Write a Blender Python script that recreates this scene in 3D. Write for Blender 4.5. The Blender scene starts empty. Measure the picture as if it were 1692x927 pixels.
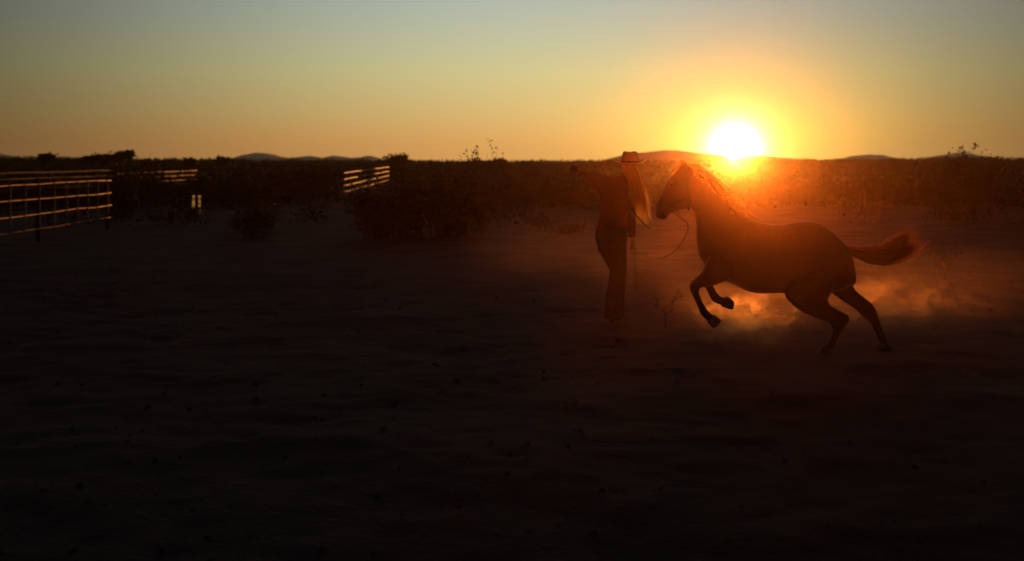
import bpy, bmesh, math, random
import numpy as np
from mathutils import Vector, Matrix

scene = bpy.context.scene
col = scene.collection
R = math.radians

# ------------------------------------------------------------------ camera
CAM_H = 1.65
F = 2000.0 / 1692.0            # focal length in picture widths
cam_d = bpy.data.cameras.new('camera')
cam = bpy.data.objects.new('camera', cam_d)
col.objects.link(cam)
cam.location = (0, 0, CAM_H)
cam.rotation_euler = (R(90), 0, 0)
cam_d.sensor_width = 36.0
cam_d.lens = 36.0 * F
cam_d.shift_y = -(463.5 - 268.0) / 1692.0
cam_d.clip_start = 0.05
cam_d.clip_end = 6000
cam_d.dof.use_dof = True
cam_d.dof.focus_distance = 11.2
cam_d.dof.aperture_fstop = 1.8
scene.camera = cam

# ------------------------------------------------------------------ sun
SUN_AZ, SUN_EL = R(10.45), R(0.56)
sun_dir = Vector((math.sin(SUN_AZ) * math.cos(SUN_EL), math.cos(SUN_AZ) * math.cos(SUN_EL), math.sin(SUN_EL)))
sd = bpy.data.lights.new('sun', 'SUN')
sd.energy = 3.8
sd.angle = R(0.53)
sd.color = (1.0, 0.42, 0.085)
sun = bpy.data.objects.new('sun', sd)
sun.rotation_euler = (-sun_dir).to_track_quat('-Z', 'Y').to_euler()
col.objects.link(sun)

# ------------------------------------------------------------------ sky
world = bpy.data.worlds.new('World')
scene.world = world
world.use_nodes = True
wt = world.node_tree
wt.nodes.clear()


def wn(t, **k):
    n = wt.nodes.new(t)
    for a, b in k.items():
        setattr(n, a, b)
    return n


def wmath(op, a, b=None, clamp=False):
    n = wn('ShaderNodeMath', operation=op)
    n.use_clamp = clamp
    for i, v in enumerate((a, b)):
        if v is None:
            continue
        if isinstance(v, (int, float)):
            n.inputs[i].default_value = v
        else:
            wt.links.new(v, n.inputs[i])
    return n.outputs[0]


def wdot(vec):
    n = wn('ShaderNodeVectorMath', operation='DOT_PRODUCT')
    wt.links.new(wdir, n.inputs[0])
    n.inputs[1].default_value = vec
    a = wmath('ARCCOSINE', wmath('MINIMUM', n.outputs['Value'], 1.0))
    return wmath('MULTIPLY', a, 180 / math.pi)


def wramp(fac, stops, mode='LINEAR'):
    n = wn('ShaderNodeValToRGB')
    cr = n.color_ramp
    cr.interpolation = mode
    while len(cr.elements) < len(stops):
        cr.elements.new(0.5)
    for e, (p, c) in zip(cr.elements, stops):
        e.position = p
        e.color = (*c, 1)
    wt.links.new(fac, n.inputs[0])
    return n.outputs[0]


tc = wn('ShaderNodeTexCoord')
nrm = wn('ShaderNodeVectorMath', operation='NORMALIZE')
wt.links.new(tc.outputs['Generated'], nrm.inputs[0])
wdir = nrm.outputs[0]
sep = wn('ShaderNodeSeparateXYZ')
wt.links.new(wdir, sep.inputs[0])
el = wmath('MULTIPLY', wmath('ARCSINE', sep.outputs['Z']), 180 / math.pi)
# colour of the dusk sky by elevation (0..45 degrees -> 0..1)
SK = [(0.0, (.200, .093, .024)), (0.9 / 45, (.195, .098, .027)), (2.4 / 45, (.180, .126, .047)),
      (4.2 / 45, (.165, .150, .072)), (5.8 / 45, (.142, .146, .096)), (7.5 / 45, (.122, .138, .116)),
      (12 / 45, (.095, .118, .120)), (20 / 45, (.066, .086, .098)), (1.0, (.040, .054, .068))]
base = wramp(wmath('DIVIDE', el, 45.0, clamp=True), SK)
# the western sky is brighter around the sun's quarter and fades to either side
west = Vector((math.sin(R(1.6)), math.cos(R(1.6)), math.sin(R(3.0)))).normalized()
tw = wdot(tuple(west))
bright = wmath('ADD', wmath('MULTIPLY', wmath('EXPONENT', wmath('MULTIPLY', wmath('POWER', tw, 2.0), -.00225)), 3.6), .09)
bmul = wn('ShaderNodeVectorMath', operation='SCALE')
wt.links.new(base, bmul.inputs[0])
wt.links.new(bright, bmul.inputs['Scale'])
# glare of the low sun
ts = wdot(tuple(sun_dir))
az = wmath('MULTIPLY', wmath('ARCTAN2', sep.outputs['X'], sep.outputs['Y']), 180 / math.pi)
da = wmath('MULTIPLY', wmath('SUBTRACT', az, math.degrees(SUN_AZ)), .85)
de = wmath('MULTIPLY', wmath('SUBTRACT', el, math.degrees(SUN_EL)), 1.6)
tg = wmath('SQRT', wmath('ADD', wmath('POWER', wmath('ABSOLUTE', da), 2.0), wmath('POWER', wmath('ABSOLUTE', de), 2.0)))
g1 = wmath('MULTIPLY', wmath('EXPONENT', wmath('MULTIPLY', wmath('POWER', wmath('DIVIDE', ts, .98), 1.7), -1.0)), 4.2)
gv = wn('ShaderNodeVectorMath', operation='SCALE')
gv.inputs[0].default_value = (1.0, .96, .80)
wt.links.new(g1, gv.inputs['Scale'])
g2 = wmath('MULTIPLY', wmath('EXPONENT', wmath('MULTIPLY', tg, -1 / 2.6)), 1.75)
gv2 = wn('ShaderNodeVectorMath', operation='SCALE')
gv2.inputs[0].default_value = (1.0, .75, .10)
wt.links.new(g2, gv2.inputs['Scale'])
add1 = wn('ShaderNodeVectorMath', operation='ADD')
wt.links.new(bmul.outputs[0], add1.inputs[0])
wt.links.new(gv.outputs[0], add1.inputs[1])
add2 = wn('ShaderNodeVectorMath', operation='ADD')
wt.links.new(add1.outputs[0], add2.inputs[0])
wt.links.new(gv2.outputs[0], add2.inputs[1])
# a physical dusk sky underneath, low
nish = wn('ShaderNodeTexSky')
nish.sky_type = 'NISHITA'
nish.sun_disc = False
nish.sun_elevation = SUN_EL
nish.sun_rotation = SUN_AZ
nish.dust_density = 2.0
nsc = wn('ShaderNodeVectorMath', operation='SCALE')
wt.links.new(nish.outputs[0], nsc.inputs[0])
nsc.inputs['Scale'].default_value = 0.0015
add3 = wn('ShaderNodeVectorMath', operation='ADD')
wt.links.new(add2.outputs[0], add3.inputs[0])
wt.links.new(nsc.outputs[0], add3.inputs[1])
bg = wn('ShaderNodeBackground')
bg.inputs['Strength'].default_value = 1.0
wt.links.new(add3.outputs[0], bg.inputs['Color'])
wo = wn('ShaderNodeOutputWorld')
wt.links.new(bg.outputs[0], wo.inputs['Surface'])

# ------------------------------------------------------------------ render / exposure
scene.view_settings.view_transform = 'Standard'
scene.view_settings.look = 'None'
scene.view_settings.exposure = 0.0
scene.view_settings.gamma = 1.0
scene.view_settings.use_curve_mapping = False
cy = scene.cycles
cy.use_denoising = True
try:
    cy.denoiser = 'OPENIMAGEDENOISE'
except Exception:
    pass
cy.max_bounces = 5
cy.diffuse_bounces = 2
cy.glossy_bounces = 2
cy.transmission_bounces = 3
cy.transparent_max_bounces = 64
cy.volume_bounces = 1
cy.volume_step_rate = 0.6
cy.volume_max_steps = 256
cy.sample_clamp_indirect = 4.0
cy.use_adaptive_sampling = False
cy.caustics_reflective = False
cy.caustics_refractive = False

# ================================================================== helpers
random.seed(11)
rng = np.random.default_rng(5)


def P(x, y, Y, dy=0.0):
    """world point seen at photograph pixel x, y when it stands Y metres away (dy metres further back)"""
    s = Y / 2000.0
    return Vector(((x - 846.0) * s, Y + dy, CAM_H - (y - 268.0) * s))


def tag(o, label=None, cat=None, group=None, kind=None):
    if label:
        o['label'] = label
    if cat:
        o['category'] = cat
    if group:
        o['group'] = group
    if kind:
        o['kind'] = kind
    return o


def empty(name, loc=(0, 0, 0)):
    o = bpy.data.objects.new(name, None)
    o.location = loc
    o.empty_display_size = 0.1
    col.objects.link(o)
    return o


def mesh_obj(name, verts, faces, mat, parent=None, smooth=False):
    me = bpy.data.meshes.new(name)
    me.from_pydata([tuple(v) for v in verts], [], faces)
    me.update()
    return finish(name, me, mat, parent, smooth)


def finish(name, me, mat, parent=None, smooth=False):
    if mat is not None:
        me.materials.append(mat)
    if smooth:
        me.polygons.foreach_set('use_smooth', [True] * len(me.polygons))
    o = bpy.data.objects.new(name, me)
    col.objects.link(o)
    if parent is not None:
        o.parent = parent
        o.matrix_parent_inverse = Matrix.Translation(parent.location).inverted()
    return o


class MB:
    """collects vertices and faces of one piece"""

    def __init__(self):
        self.v, self.f = [], []

    def ring_tube(self, rings, cap=True):
        n = len(rings[0])
        b = len(self.v)
        for r in rings:
            self.v.extend(r)
        for i in range(len(rings) - 1):
            for k in range(n):
                k2 = (k + 1) % n
                self.f.append((b + i * n + k, b + i * n + k2, b + (i + 1) * n + k2, b + (i + 1) * n + k))
        if cap:
            self.f.append(tuple(b + k for k in range(n))[::-1])
            e = b + (len(rings) - 1) * n
            self.f.append(tuple(e + k for k in range(n)))

    def tube(self, pts, rad, n=6, cap=True, flat=1.0):
        pts = [Vector(p) for p in pts]
        if isinstance(rad, (int, float)):
            rad = [rad] * len(pts)
        rings = []
        prev = None
        for i, p in enumerate(pts):
            t = (pts[min(i + 1, len(pts) - 1)] - pts[max(i - 1, 0)])
            if t.length < 1e-9:
                t = Vector((0, 0, 1))
            t.normalize()
            if prev is None:
                u = t.orthogonal().normalized()
            else:
                u = (prev - t * prev.dot(t))
                u = u.normalized() if u.length > 1e-6 else t.orthogonal().normalized()
            prev = u
            w = t.cross(u)
            rings.append([p + (u * math.cos(2 * math.pi * k / n) + w * math.sin(2 * math.pi * k / n) * flat) * rad[i] for k in range(n)])
        self.ring_tube(rings, cap)

    def loft(self, secs, n=18, e=0.9):
        """secs: (a, b, w): two outline points and the half width across (along y)"""
        rings = []
        for a, b, w in secs:
            a, b = Vector(a), Vector(b)
            c = (a + b) / 2
            h = (a - b) / 2
            r = []
            for k in range(n):
                t = 2 * math.pi * k / n
                ct, st = math.cos(t), math.sin(t)
                ct = math.copysign(abs(ct) ** e, ct)
                st = math.copysign(abs(st) ** e, st)
                r.append(c + h * ct + Vector((0, w * st, 0)))
            rings.append(r)
        self.ring_tube(rings)

    def box(self, lo, hi):
        b = len(self.v)
        for z in (lo[2], hi[2]):
            for y in (lo[1], hi[1]):
                for x in (lo[0], hi[0]):
                    self.v.append(Vector((x, y, z)))
        for f in ((0, 2, 3, 1), (4, 5, 7, 6), (0, 1, 5, 4), (2, 6, 7, 3), (0, 4, 6, 2), (1, 3, 7, 5)):
            self.f.append(tuple(b + i for i in f))

    def ball(self, c, r, nu=10, nv=8):
        c = Vector(c)
        rings = []
        for j in range(1, nv):
            t = math.pi * j / nv
            rings.append([c + Vector((r[0] * math.sin(t) * math.cos(2 * math.pi * k / nu), r[1] * math.sin(t) * math.sin(2 * math.pi * k / nu), -r[2] * math.cos(t))) for k in range(nu)])
        self.ring_tube(rings)

    def leaf(self, p, d, l, w):
        d = Vector(d).normalized()
        s = d.orthogonal().normalized()
        s = Matrix.Rotation(random.uniform(0, 6.28), 3, d) @ s
        b = len(self.v)
        p = Vector(p)
        self.v += [p, p + d * l * .5 + s * w, p + d * l, p + d * l * .5 - s * w]
        self.f.append((b, b + 1, b + 2, b + 3))

    def build(self, name, mat, parent=None, smooth=False):
        return mesh_obj(name, self.v, self.f, mat, parent, smooth)

    def remesh(self, name, mat, parent, voxel, smooth_it=6, factor=.5):
        """one continuous skin round everything collected"""
        me = bpy.data.meshes.new('tmp')
        me.from_pydata([tuple(v) for v in self.v], [], self.f)
        bm = bmesh.new()
        bm.from_mesh(me)
        bmesh.ops.recalc_face_normals(bm, faces=bm.faces)
        bm.to_mesh(me)
        bm.free()
        o = bpy.data.objects.new('tmp', me)
        col.objects.link(o)
        m = o.modifiers.new('r', 'REMESH')
        m.mode = 'VOXEL'
        m.voxel_size = voxel
        s = o.modifiers.new('s', 'SMOOTH')
        s.factor = factor
        s.iterations = smooth_it
        dg = bpy.context.evaluated_depsgraph_get()
        new = bpy.data.meshes.new_from_object(o.evaluated_get(dg))
        bpy.data.objects.remove(o)
        bpy.data.meshes.remove(me)
        new.name = name
        new.materials.clear()
        return finish(name, new, mat, parent, True)


# ------------------------------------------------------------------ materials
def mat(name, c1, c2=None, scale=8.0, rough=.8, metal=0.0, bump=0.0, transl=0.0, spec=.3, sheen=0.0, bscale=None, tcol=None, tint=None):
    m = bpy.data.materials.new(name)
    m.use_nodes = True
    t = m.node_tree
    b = t.nodes['Principled BSDF']
    b.inputs['Roughness'].default_value = rough
    b.inputs['Metallic'].default_value = metal
    b.inputs['Specular IOR Level'].default_value = spec
    if sheen:
        b.inputs['Sheen Weight'].default_value = sheen
        b.inputs['Sheen Roughness'].default_value = .3
        b.inputs['Sheen Tint'].default_value = (1, .55, .28, 1)
    if tint:
        b.inputs['Specular Tint'].default_value = (*tint, 1)
    c2 = c2 or tuple(x * .6 for x in c1)
    co = t.nodes.new('ShaderNodeTexCoord')
    no = t.nodes.new('ShaderNodeTexNoise')
    no.inputs['Scale'].default_value = scale
    no.inputs['Detail'].default_value = 5
    no.inputs['Roughness'].default_value = .65
    t.links.new(co.outputs['Object'], no.inputs['Vector'])
    r = t.nodes.new('ShaderNodeValToRGB')
    r.color_ramp.elements[0].position = .3
    r.color_ramp.elements[1].position = .7
    r.color_ramp.elements[0].color = (*c2, 1)
    r.color_ramp.elements[1].color = (*c1, 1)
    t.links.new(no.outputs['Fac'], r.inputs[0])
    t.links.new(r.outputs[0], b.inputs['Base Color'])
    if bump:
        n2 = t.nodes.new('ShaderNodeTexNoise')
        n2.inputs['Scale'].default_value = bscale or scale * 6
        n2.inputs['Detail'].default_value = 6
        t.links.new(co.outputs['Object'], n2.inputs['Vector'])
        bp = t.nodes.new('ShaderNodeBump')
        bp.inputs['Strength'].default_value = 1.0
        bp.inputs['Distance'].default_value = bump
        t.links.new(n2.outputs['Fac'], bp.inputs['Height'])
        t.links.new(bp.outputs[0], b.inputs['Normal'])
    if transl:
        tr = t.nodes.new('ShaderNodeBsdfTranslucent')
        if tcol:
            tr.inputs['Color'].default_value = (*tcol, 1)
        else:
            t.links.new(r.outputs[0], tr.inputs['Color'])
        mx = t.nodes.new('ShaderNodeMixShader')
        mx.inputs[0].default_value = transl
        t.links.new(b.outputs[0], mx.inputs[1])
        t.links.new(tr.outputs[0], mx.inputs[2])
        t.links.new(mx.outputs[0], t.nodes['Material Output'].inputs['Surface'])
    return m


M = {}
M['soil'] = mat('desert_soil', (.30, .18, .155), (.15, .085, .075), scale=.9, rough=.95, bump=.03, bscale=26, spec=.1)
M['hill'] = mat('far_rock', (.20, .16, .17), (.13, .11, .12), scale=.02, rough=1, spec=.05)
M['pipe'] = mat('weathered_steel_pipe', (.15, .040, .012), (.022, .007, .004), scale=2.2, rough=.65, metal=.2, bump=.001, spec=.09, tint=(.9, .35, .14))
M['dim_pipe'] = mat('dim_steel_pipe', (.035, .013, .006), (.006, .004, .003), scale=1.3, rough=.8, metal=.1, spec=.06, tint=(.9, .35, .14))  # darker copy of the pipe: fainter light on the second fence put into colour
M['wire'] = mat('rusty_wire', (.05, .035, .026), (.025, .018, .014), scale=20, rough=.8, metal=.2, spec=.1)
M['dark_pipe'] = mat('dark_steel_pipe', (.035, .02, .014), (.018, .011, .009), scale=10, rough=.95, metal=0, spec=.08)  # darker copy of the pipe colour for posts and the crossing fence
M['timber'] = mat('grey_timber', (.30, .21, .15), (.17, .11, .08), scale=10, rough=.6, bump=.004)
M['leaf'] = mat('creosote_leaf', (.040, .046, .020), (.02, .022, .011), scale=3, rough=.8, transl=.12, spec=.1)
M['dryleaf'] = mat('dry_brush', (.055, .038, .022), (.028, .02, .013), scale=3, rough=.9, transl=.08, spec=.05)
M['twig'] = mat('bare_twig', (.07, .05, .035), (.035, .025, .02), scale=12, rough=.9)
M['coat'] = mat('bay_coat', (.060, .016, .007), (.034, .009, .005), scale=5, rough=.5, bump=.0015, bscale=220, spec=.2, sheen=.35)
M['hoof'] = mat('dark_hoof', (.05, .04, .032), (.025, .02, .018), scale=30, rough=.6)
M['horsehair'] = mat('mane_hair', (.20, .075, .03), (.07, .026, .012), scale=20, rough=.4, transl=.6, tcol=(1.0, .62, .28))
M['tailhair'] = mat('tail_hair', (.09, .026, .012), (.04, .012, .006), scale=20, rough=.5, transl=.5, tcol=(.42, .10, .035))
M['blonde'] = mat('blonde_hair', (.035, .015, .006), (.018, .008, .003), scale=25, rough=.4, transl=.6, tcol=(1.0, .55, .22))
M['skin'] = mat('skin', (.24, .13, .085), (.20, .105, .07), scale=9, rough=.55, spec=.3)
M['shirt'] = mat('red_cotton', (.26, .010, .007), (.18, .008, .005), scale=9, rough=.85, bump=.006, bscale=16, transl=.12, sheen=.3)
M['denim'] = mat('blue_denim', (.035, .04, .065), (.018, .02, .036), scale=12, rough=.9, bump=.003, bscale=40)
M['leather'] = mat('brown_leather', (.09, .045, .025), (.045, .024, .014), scale=14, rough=.5)
M['felt'] = mat('pale_straw', (.34, .27, .23), (.26, .20, .17), scale=18, rough=.85, bump=.001, transl=.1)
M['metal'] = mat('bright_silver', (.8, .8, .78), (.6, .6, .58), scale=30, rough=.22, metal=1.0)
M['rope'] = mat('cotton_rope', (.20, .13, .08), (.11, .07, .045), scale=40, rough=.85, bump=.002)
M['nylon'] = mat('black_nylon', (.03, .026, .024), (.018, .016, .015), scale=20, rough=.7)
M['eye'] = mat('dark_eye', (.01, .008, .006), (.006, .005, .004), scale=3, rough=.08, spec=.6)


# ================================================================== ground
def vnoise(x, y, seed):
    r = np.random.default_rng(seed)
    perm = r.random((256, 256))
    xi, yi = np.floor(x).astype(int), np.floor(y).astype(int)
    xf, yf = x - xi, y - yi
    u, v = xf * xf * (3 - 2 * xf), yf * yf * (3 - 2 * yf)
    g = lambda a, b: perm[a % 256, b % 256]
    return (g(xi, yi) * (1 - u) * (1 - v) + g(xi + 1, yi) * u * (1 - v) + g(xi, yi + 1) * (1 - u) * v + g(xi + 1, yi + 1) * u * v) * 2 - 1


def ground_h(x, y):
    x, y = np.asarray(x, float), np.asarray(y, float)
    d = np.hypot(x, y)
    near = np.clip(1 - (d - 18) / 12, 0, 1)
    h = .030 * vnoise(x * .45, y * .45, 1) + .018 * vnoise(x * 1.4, y * 1.4, 2)
    c = vnoise(x * 3.4, y * 3.4, 3)
    h = h + near * (.012 * c + .010 * vnoise(x * 7.5, y * 7.5, 4))
    # trampled hollows and thrown-up clods
    q = vnoise(x * 2.1 + 7, y * 2.1 + 3, 6)
    h = h - near * .035 * np.clip(q - .35, 0, 1) + near * .05 * np.clip(-q - .5, 0, 1)
    return h - .02


def axis(a, b, step, lo, hi):
    c = list(np.arange(a, b + 1e-6, step))
    s, v = step, b
    out = []
    while v < hi:
        s *= 1.16
        v += s
        out.append(min(v, hi))
    s, v = step, a
    pre = []
    while v > lo:
        s *= 1.16
        v -= s
        pre.append(max(v, lo))
    return np.array(pre[::-1] + c + out)


gx = axis(-7.5, 9.0, .055, -2600, 2600)
gy = axis(4.2, 17.0, .05, -600, 3600)
GX, GY = np.meshgrid(gx, gy)
GZ = ground_h(GX, GY)
nx, ny = len(gx), len(gy)
gm = bpy.data.meshes.new('ground')
co = np.stack([GX.ravel(), GY.ravel(), GZ.ravel()], 1)
idx = np.arange(nx * ny).reshape(ny, nx)
quads = np.stack([idx[:-1, :-1].ravel(), idx[:-1, 1:].ravel(), idx[1:, 1:].ravel(), idx[1:, :-1].ravel()], 1)
gm.vertices.add(len(co))
gm.vertices.foreach_set('co', co.ravel())
gm.loops.add(quads.size)
gm.loops.foreach_set('vertex_index', quads.ravel())
gm.polygons.add(len(quads))
gm.polygons.foreach_set('loop_start', np.arange(0, quads.size, 4))
gm.polygons.foreach_set('loop_total', np.full(len(quads), 4))
gm.update()
ground = finish('ground', gm, M['soil'], None, True)
tag(ground, 'trampled bare desert soil of the riding arena', 'ground', kind='structure')


def gz(x, y):
    return float(ground_h(np.array([x]), np.array([y]))[0])


# clods and stones lying on the arena
cl = MB()
for i in range(1500):
    y = 4.6 + 15 * random.random() ** 1.3
    x = random.uniform(-.48, .50) * y * 1.05
    r = random.choice((.005, .006, .007, .009, .012, .018)) * random.uniform(.7, 1.4)
    z = gz(x, y) + r * .25
    b = len(cl.v)
    for k in range(5):
        a = k * 1.257 + random.random()
        cl.v.append(Vector((x + r * math.cos(a) * random.uniform(.7, 1.5), y + r * math.sin(a) * random.uniform(.7, 1.3), z - r * .6)))
    for k in range(4):
        a = k * 1.57 + random.random()
        cl.v.append(Vector((x + r * .6 * math.cos(a), y + r * .6 * math.sin(a), z + r * random.uniform(.3, .7))))
    for k in range(4):
        cl.f.append((b + k, b + (k + 1) % 5, b + 5 + (k + 1) % 4, b + 5 + k))
    cl.f.append((b + 4, b, b + 5))
    cl.f.append((b + 5, b + 6, b + 7, b + 8))
cl.v, cl.f = cl.v[:800 * 9], cl.f[:800 * 6]
tag(cl.build('clods', M['soil']), 'scattered dirt clods and small stones on the arena soil', 'clods', kind='stuff')

# ------------------------------------------------------------------ hills
HD = 2600.0


def hill(name, pts, label, depth=260, Y=HD):
    """a real ridge: crest heights along x, falling to the plain on both sides"""
    xs = np.linspace(pts[0][0], pts[-1][0], 90)
    top = np.interp(xs, [p[0] for p in pts], [p[1] for p in pts])
    top = top + .35 * vnoise(xs * .13, xs * 0 + 3, 9)
    v, f = [], []
    rows = 9
    for j in range(rows):
        s = -1 + 2 * j / (rows - 1)
        k = (1 - abs(s) ** 1.4)
        for i, x in enumerate(xs):
            yy = Y + s * depth
            p = P(x, top[i], Y)
            zz = max(p.z, 0.2) * k * (1 + .12 * vnoise(np.array([x * .2 + j]), np.array([j * 1.7]), 12)[0] * (abs(s) > .05)) - (.8 if abs(s) > .98 else 0)
            v.append((p.x, yy, zz))
    n = len(xs)
    for j in range(rows - 1):
        for i in range(n - 1):
            f.append((j * n + i, j * n + i + 1, (j + 1) * n + i + 1, (j + 1) * n + i))
    o = mesh_obj(name, v, f, M['hill'], None, True)
    return tag(o, label, 'hill', kind='structure')


hill('hill', [(375, 268), (395, 262), (412, 254.5), (425, 252), (440, 253), (455, 257), (472, 261), (500, 259), (512, 257), (528, 260), (538, 262), (550, 256.5), (560, 258), (580, 261), (600, 260), (611, 257), (622, 260), (640, 264), (660, 268)], 'low bluish far ridge with a small flat-topped peak on the left horizon')
hill('hill', [(980, 268), (1000, 264), (1020, 258.5), (1045, 253.5), (1070, 251), (1097, 248), (1120, 249), (1150, 252), (1180, 255), (1215, 258), (1240, 257.5), (1262, 257), (1290, 260), (1320, 263), (1345, 268)], 'broad hazy hill below the setting sun')
hill('hill', [(1355, 268), (1375, 264), (1392, 261.5), (1405, 260.5), (1418, 257), (1436, 255), (1447, 256), (1458, 261), (1475, 265), (1485, 268)], 'small double-humped far hill to the right of the sun')
hill('hill', [(1505, 268), (1525, 263.5), (1545, 260), (1565, 255), (1585, 251.5), (1597, 254), (1612, 258), (1630, 263), (1650, 268)], 'far hill behind the tall bare shrub at the right')
hill('hill', [(-140, 262), (-80, 256), (-20, 252), (5, 256), (25, 260), (60, 264), (95, 261), (104, 257.5), (114, 262), (130, 268)], 'low far rise at the left edge of the horizon')


# ================================================================== vegetation
def scrub_clump(mb, cx, cy, h, r, n, leaf):
    for k in range(n):
        a = random.uniform(0, 6.283)
        q = random.random() ** .5
        z = random.random()
        rr = r * q * (1.0 - .45 * z * z)
        p = Vector((cx + rr * math.cos(a), cy + rr * math.sin(a), z * h * (1 - .25 * q * q) + random.uniform(-.05, .1)))
        d = Vector((random.gauss(0, 1), random.gauss(0, 1), abs(random.gauss(0, 1)) + .3))
        mb.leaf(p, d, leaf * random.uniform(.7, 1.5), leaf * random.uniform(.25, .5))


SKY_PTS = [(-300, 261), (0, 259), (40, 260.5), (100, 262), (200, 263), (300, 262.5), (400, 264), (500, 265.5), (640, 265.5), (750, 266), (850, 266.8), (1000, 266), (1150, 266), (1300, 265), (1400, 264), (1500, 263.5), (1560, 260.5), (1600, 260), (1692, 261.5), (2000, 260)]


def sky_top(x):
    return float(np.interp(x, [p[0] for p in SKY_PTS], [p[1] for p in SKY_PTS]))


sb = MB()
for i in range(1150):
    Y = random.uniform(240, 380)
    px = random.uniform(-420, 2150)
    p = P(px, sky_top(px) + random.uniform(-1.3, 2.5), Y)
    h = max(.7, p.z)
    scrub_clump(sb, p.x, Y, h, random.uniform(2.5, 6), 95, .5)
for i in range(1250):
    Y = random.uniform(62, 245)
    px = random.uniform(-350, 2050)
    hh = min(1.6, .9 * (.15 + .0098 * (Y - 30))) * random.uniform(.7, 1.05)
    scrub_clump(sb, (px - 846) / 2000 * Y, Y, hh, random.uniform(.8, 2.2), 60, .1 + .0013 * Y)
tag(sb.build('desert_scrub', M['leaf']), 'dark band of desert scrub closing the plain below the horizon', 'scrub', kind='stuff')

lb = MB()
for i in range(300):
    Y = random.uniform(30, 90)
    px = random.uniform(-300, 2000)
    if 930 < px < 1420 and Y < 50:
        continue
    x = (px - 846) / 2000 * Y
    scrub_clump(lb, x, Y, random.uniform(.18, .55), random.uniform(.3, .9), 46, .085)
for i in range(1050):  # belt added to shade the arena soil, gapped to light the boards
    x = random.uniform(-26, 34)
    Y = random.uniform(44, 58)
    if -9.2 < x < -5.2:
        continue
    hgt = (.46 if x < -3 else .62) + (Y - 50) * .0105
    scrub_clump(lb, x, Y, hgt * random.uniform(.8, 1.12), random.uniform(.5, 1.0), 90, .13)
tag(lb.build('low_brush', M['dryleaf']), 'low dry brush beyond the arena, with a belt added to shade its soil', 'brush', kind='stuff')


def shrub(name, px, Y, h, r, label, cat='shrub', stems=14, leaves=500, leaf=.05, lm='leaf', bare=0.25, group=None, up=.8, rs=None):
    x = (px - 846) / 2000 * Y
    base = Vector((x, Y, gz(x, Y) - .03))
    root = empty(name, base)
    tag(root, label, cat, group)
    st, fo = MB(), MB()
    tips = []
    for k in range(stems):
        a = random.uniform(0, 6.283)
        q = random.random() ** .6
        hh = h * random.uniform(.55, 1.0) * (1 - .3 * q * (1 - up))
        end = base + Vector((math.cos(a) * r * q, math.sin(a) * r * q, hh))
        mid = base + Vector((math.cos(a) * r * q * .35, math.sin(a) * r * q * .35, hh * .5)) + Vector((random.gauss(0, .05), random.gauss(0, .05), 0)) * r
        wide = name == 'creosote_bush'
        foot = base + (Vector((math.cos(a), math.sin(a), 0)) * r * q * .6 if wide else Vector((0, 0, 0)))
        if wide:
            mid = foot.lerp(end, .5) + Vector((math.cos(a), math.sin(a), 0)) * r * q * .2
        pts = []
        for i in range(6):
            t = i / 5
            pts.append(foot * (1 - t) ** 2 + mid * 2 * t * (1 - t) + end * t * t)
        r0 = rs or (.012 + .008 * h)
        st.tube(pts, [r0 * (1 - .8 * i / 5) for i in range(6)], 4)
        tips.append(pts)
        for b in range(3):
            i = random.randint(2, 4)
            o = pts[i]
            d = (pts[i + 1] - pts[i]).normalized() + Vector((random.gauss(0, .6), random.gauss(0, .6), random.uniform(0, .5)))
            L = h * random.uniform(.12, .3)
            br = [o, o + d.normalized() * L * .5, o + d.normalized() * L + Vector((0, 0, L * .15))]
            st.tube(br, [r0 * .35, r0 * .25, r0 * .1], 3)
            tips.append([o] * 2 + br + [br[-1]])
    for k in range(leaves):
        pts = random.choice(tips)
        t = (0 if name == 'creosote_bush' else bare) + (1 - (0 if name == 'creosote_bush' else bare)) * random.random()
        i = min(int(t * 5), 4)
        p = pts[i].lerp(pts[i + 1], t * 5 - i) + Vector((random.gauss(0, 1), random.gauss(0, 1), random.gauss(0, 1))) * r * (.13 if name == 'creosote_bush' else .07)
        if p.z < base.z + .02:
            continue
        fo.leaf(p, (random.gauss(0, 1), random.gauss(0, 1), random.gauss(.4, 1)), leaf * random.uniform(.6, 1.5), leaf * random.uniform(.2, .4))
    st.build('stems', M['twig'], root)
    fo.build('foliage', M[lm], root)
    return root


# big creosote bushes in the left middle ground
G1 = 'creosote bushes at the edge of the arena'
shrub('creosote_bush', 645, 27.0, 1.22, 1.0, 'dark creosote bush hiding the lower end of the lit centre-left pipe fence', stems=34, leaves=5200, leaf=.075, group=G1)
shrub('creosote_bush', 725, 27.5, 1.40, 1.05, 'largest dark creosote bush left of the woman', stems=38, leaves=6000, leaf=.075, group=G1)
shrub('creosote_bush', 775, 29.0, 1.2, .8, 'dark creosote bush under the tall bare stalks', stems=22, leaves=2600, leaf=.07, group=G1)
shrub('creosote_bush', 425, 27.0, .75, .65, 'low rounded dark bush standing alone on the left side of the arena', stems=20, leaves=1900, leaf=.06, group=G1)
shrub('creosote_bush', 232, 44.0, 1.6, 1.1, 'dark bush standing before the farther lit fence panels on the left', stems=26, leaves=3600, leaf=.10, group=G1)
shrub('creosote_bush', 200, 36.0, 1.35, .62, 'dark bush at the far end of the near pipe fence', stems=22, leaves=3000, leaf=.08, group=G1)
shrub('creosote_bush', 500, 55.0, 1.3, 1.8, 'wide dark bush between the two lit fences', stems=28, leaves=4200, leaf=.11, group=G1)
shrub('creosote_bush', 370, 52.0, 1.4, 1.9, 'wide dark bush behind the two short posts', stems=28, leaves=4200, leaf=.11, group=G1)

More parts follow.
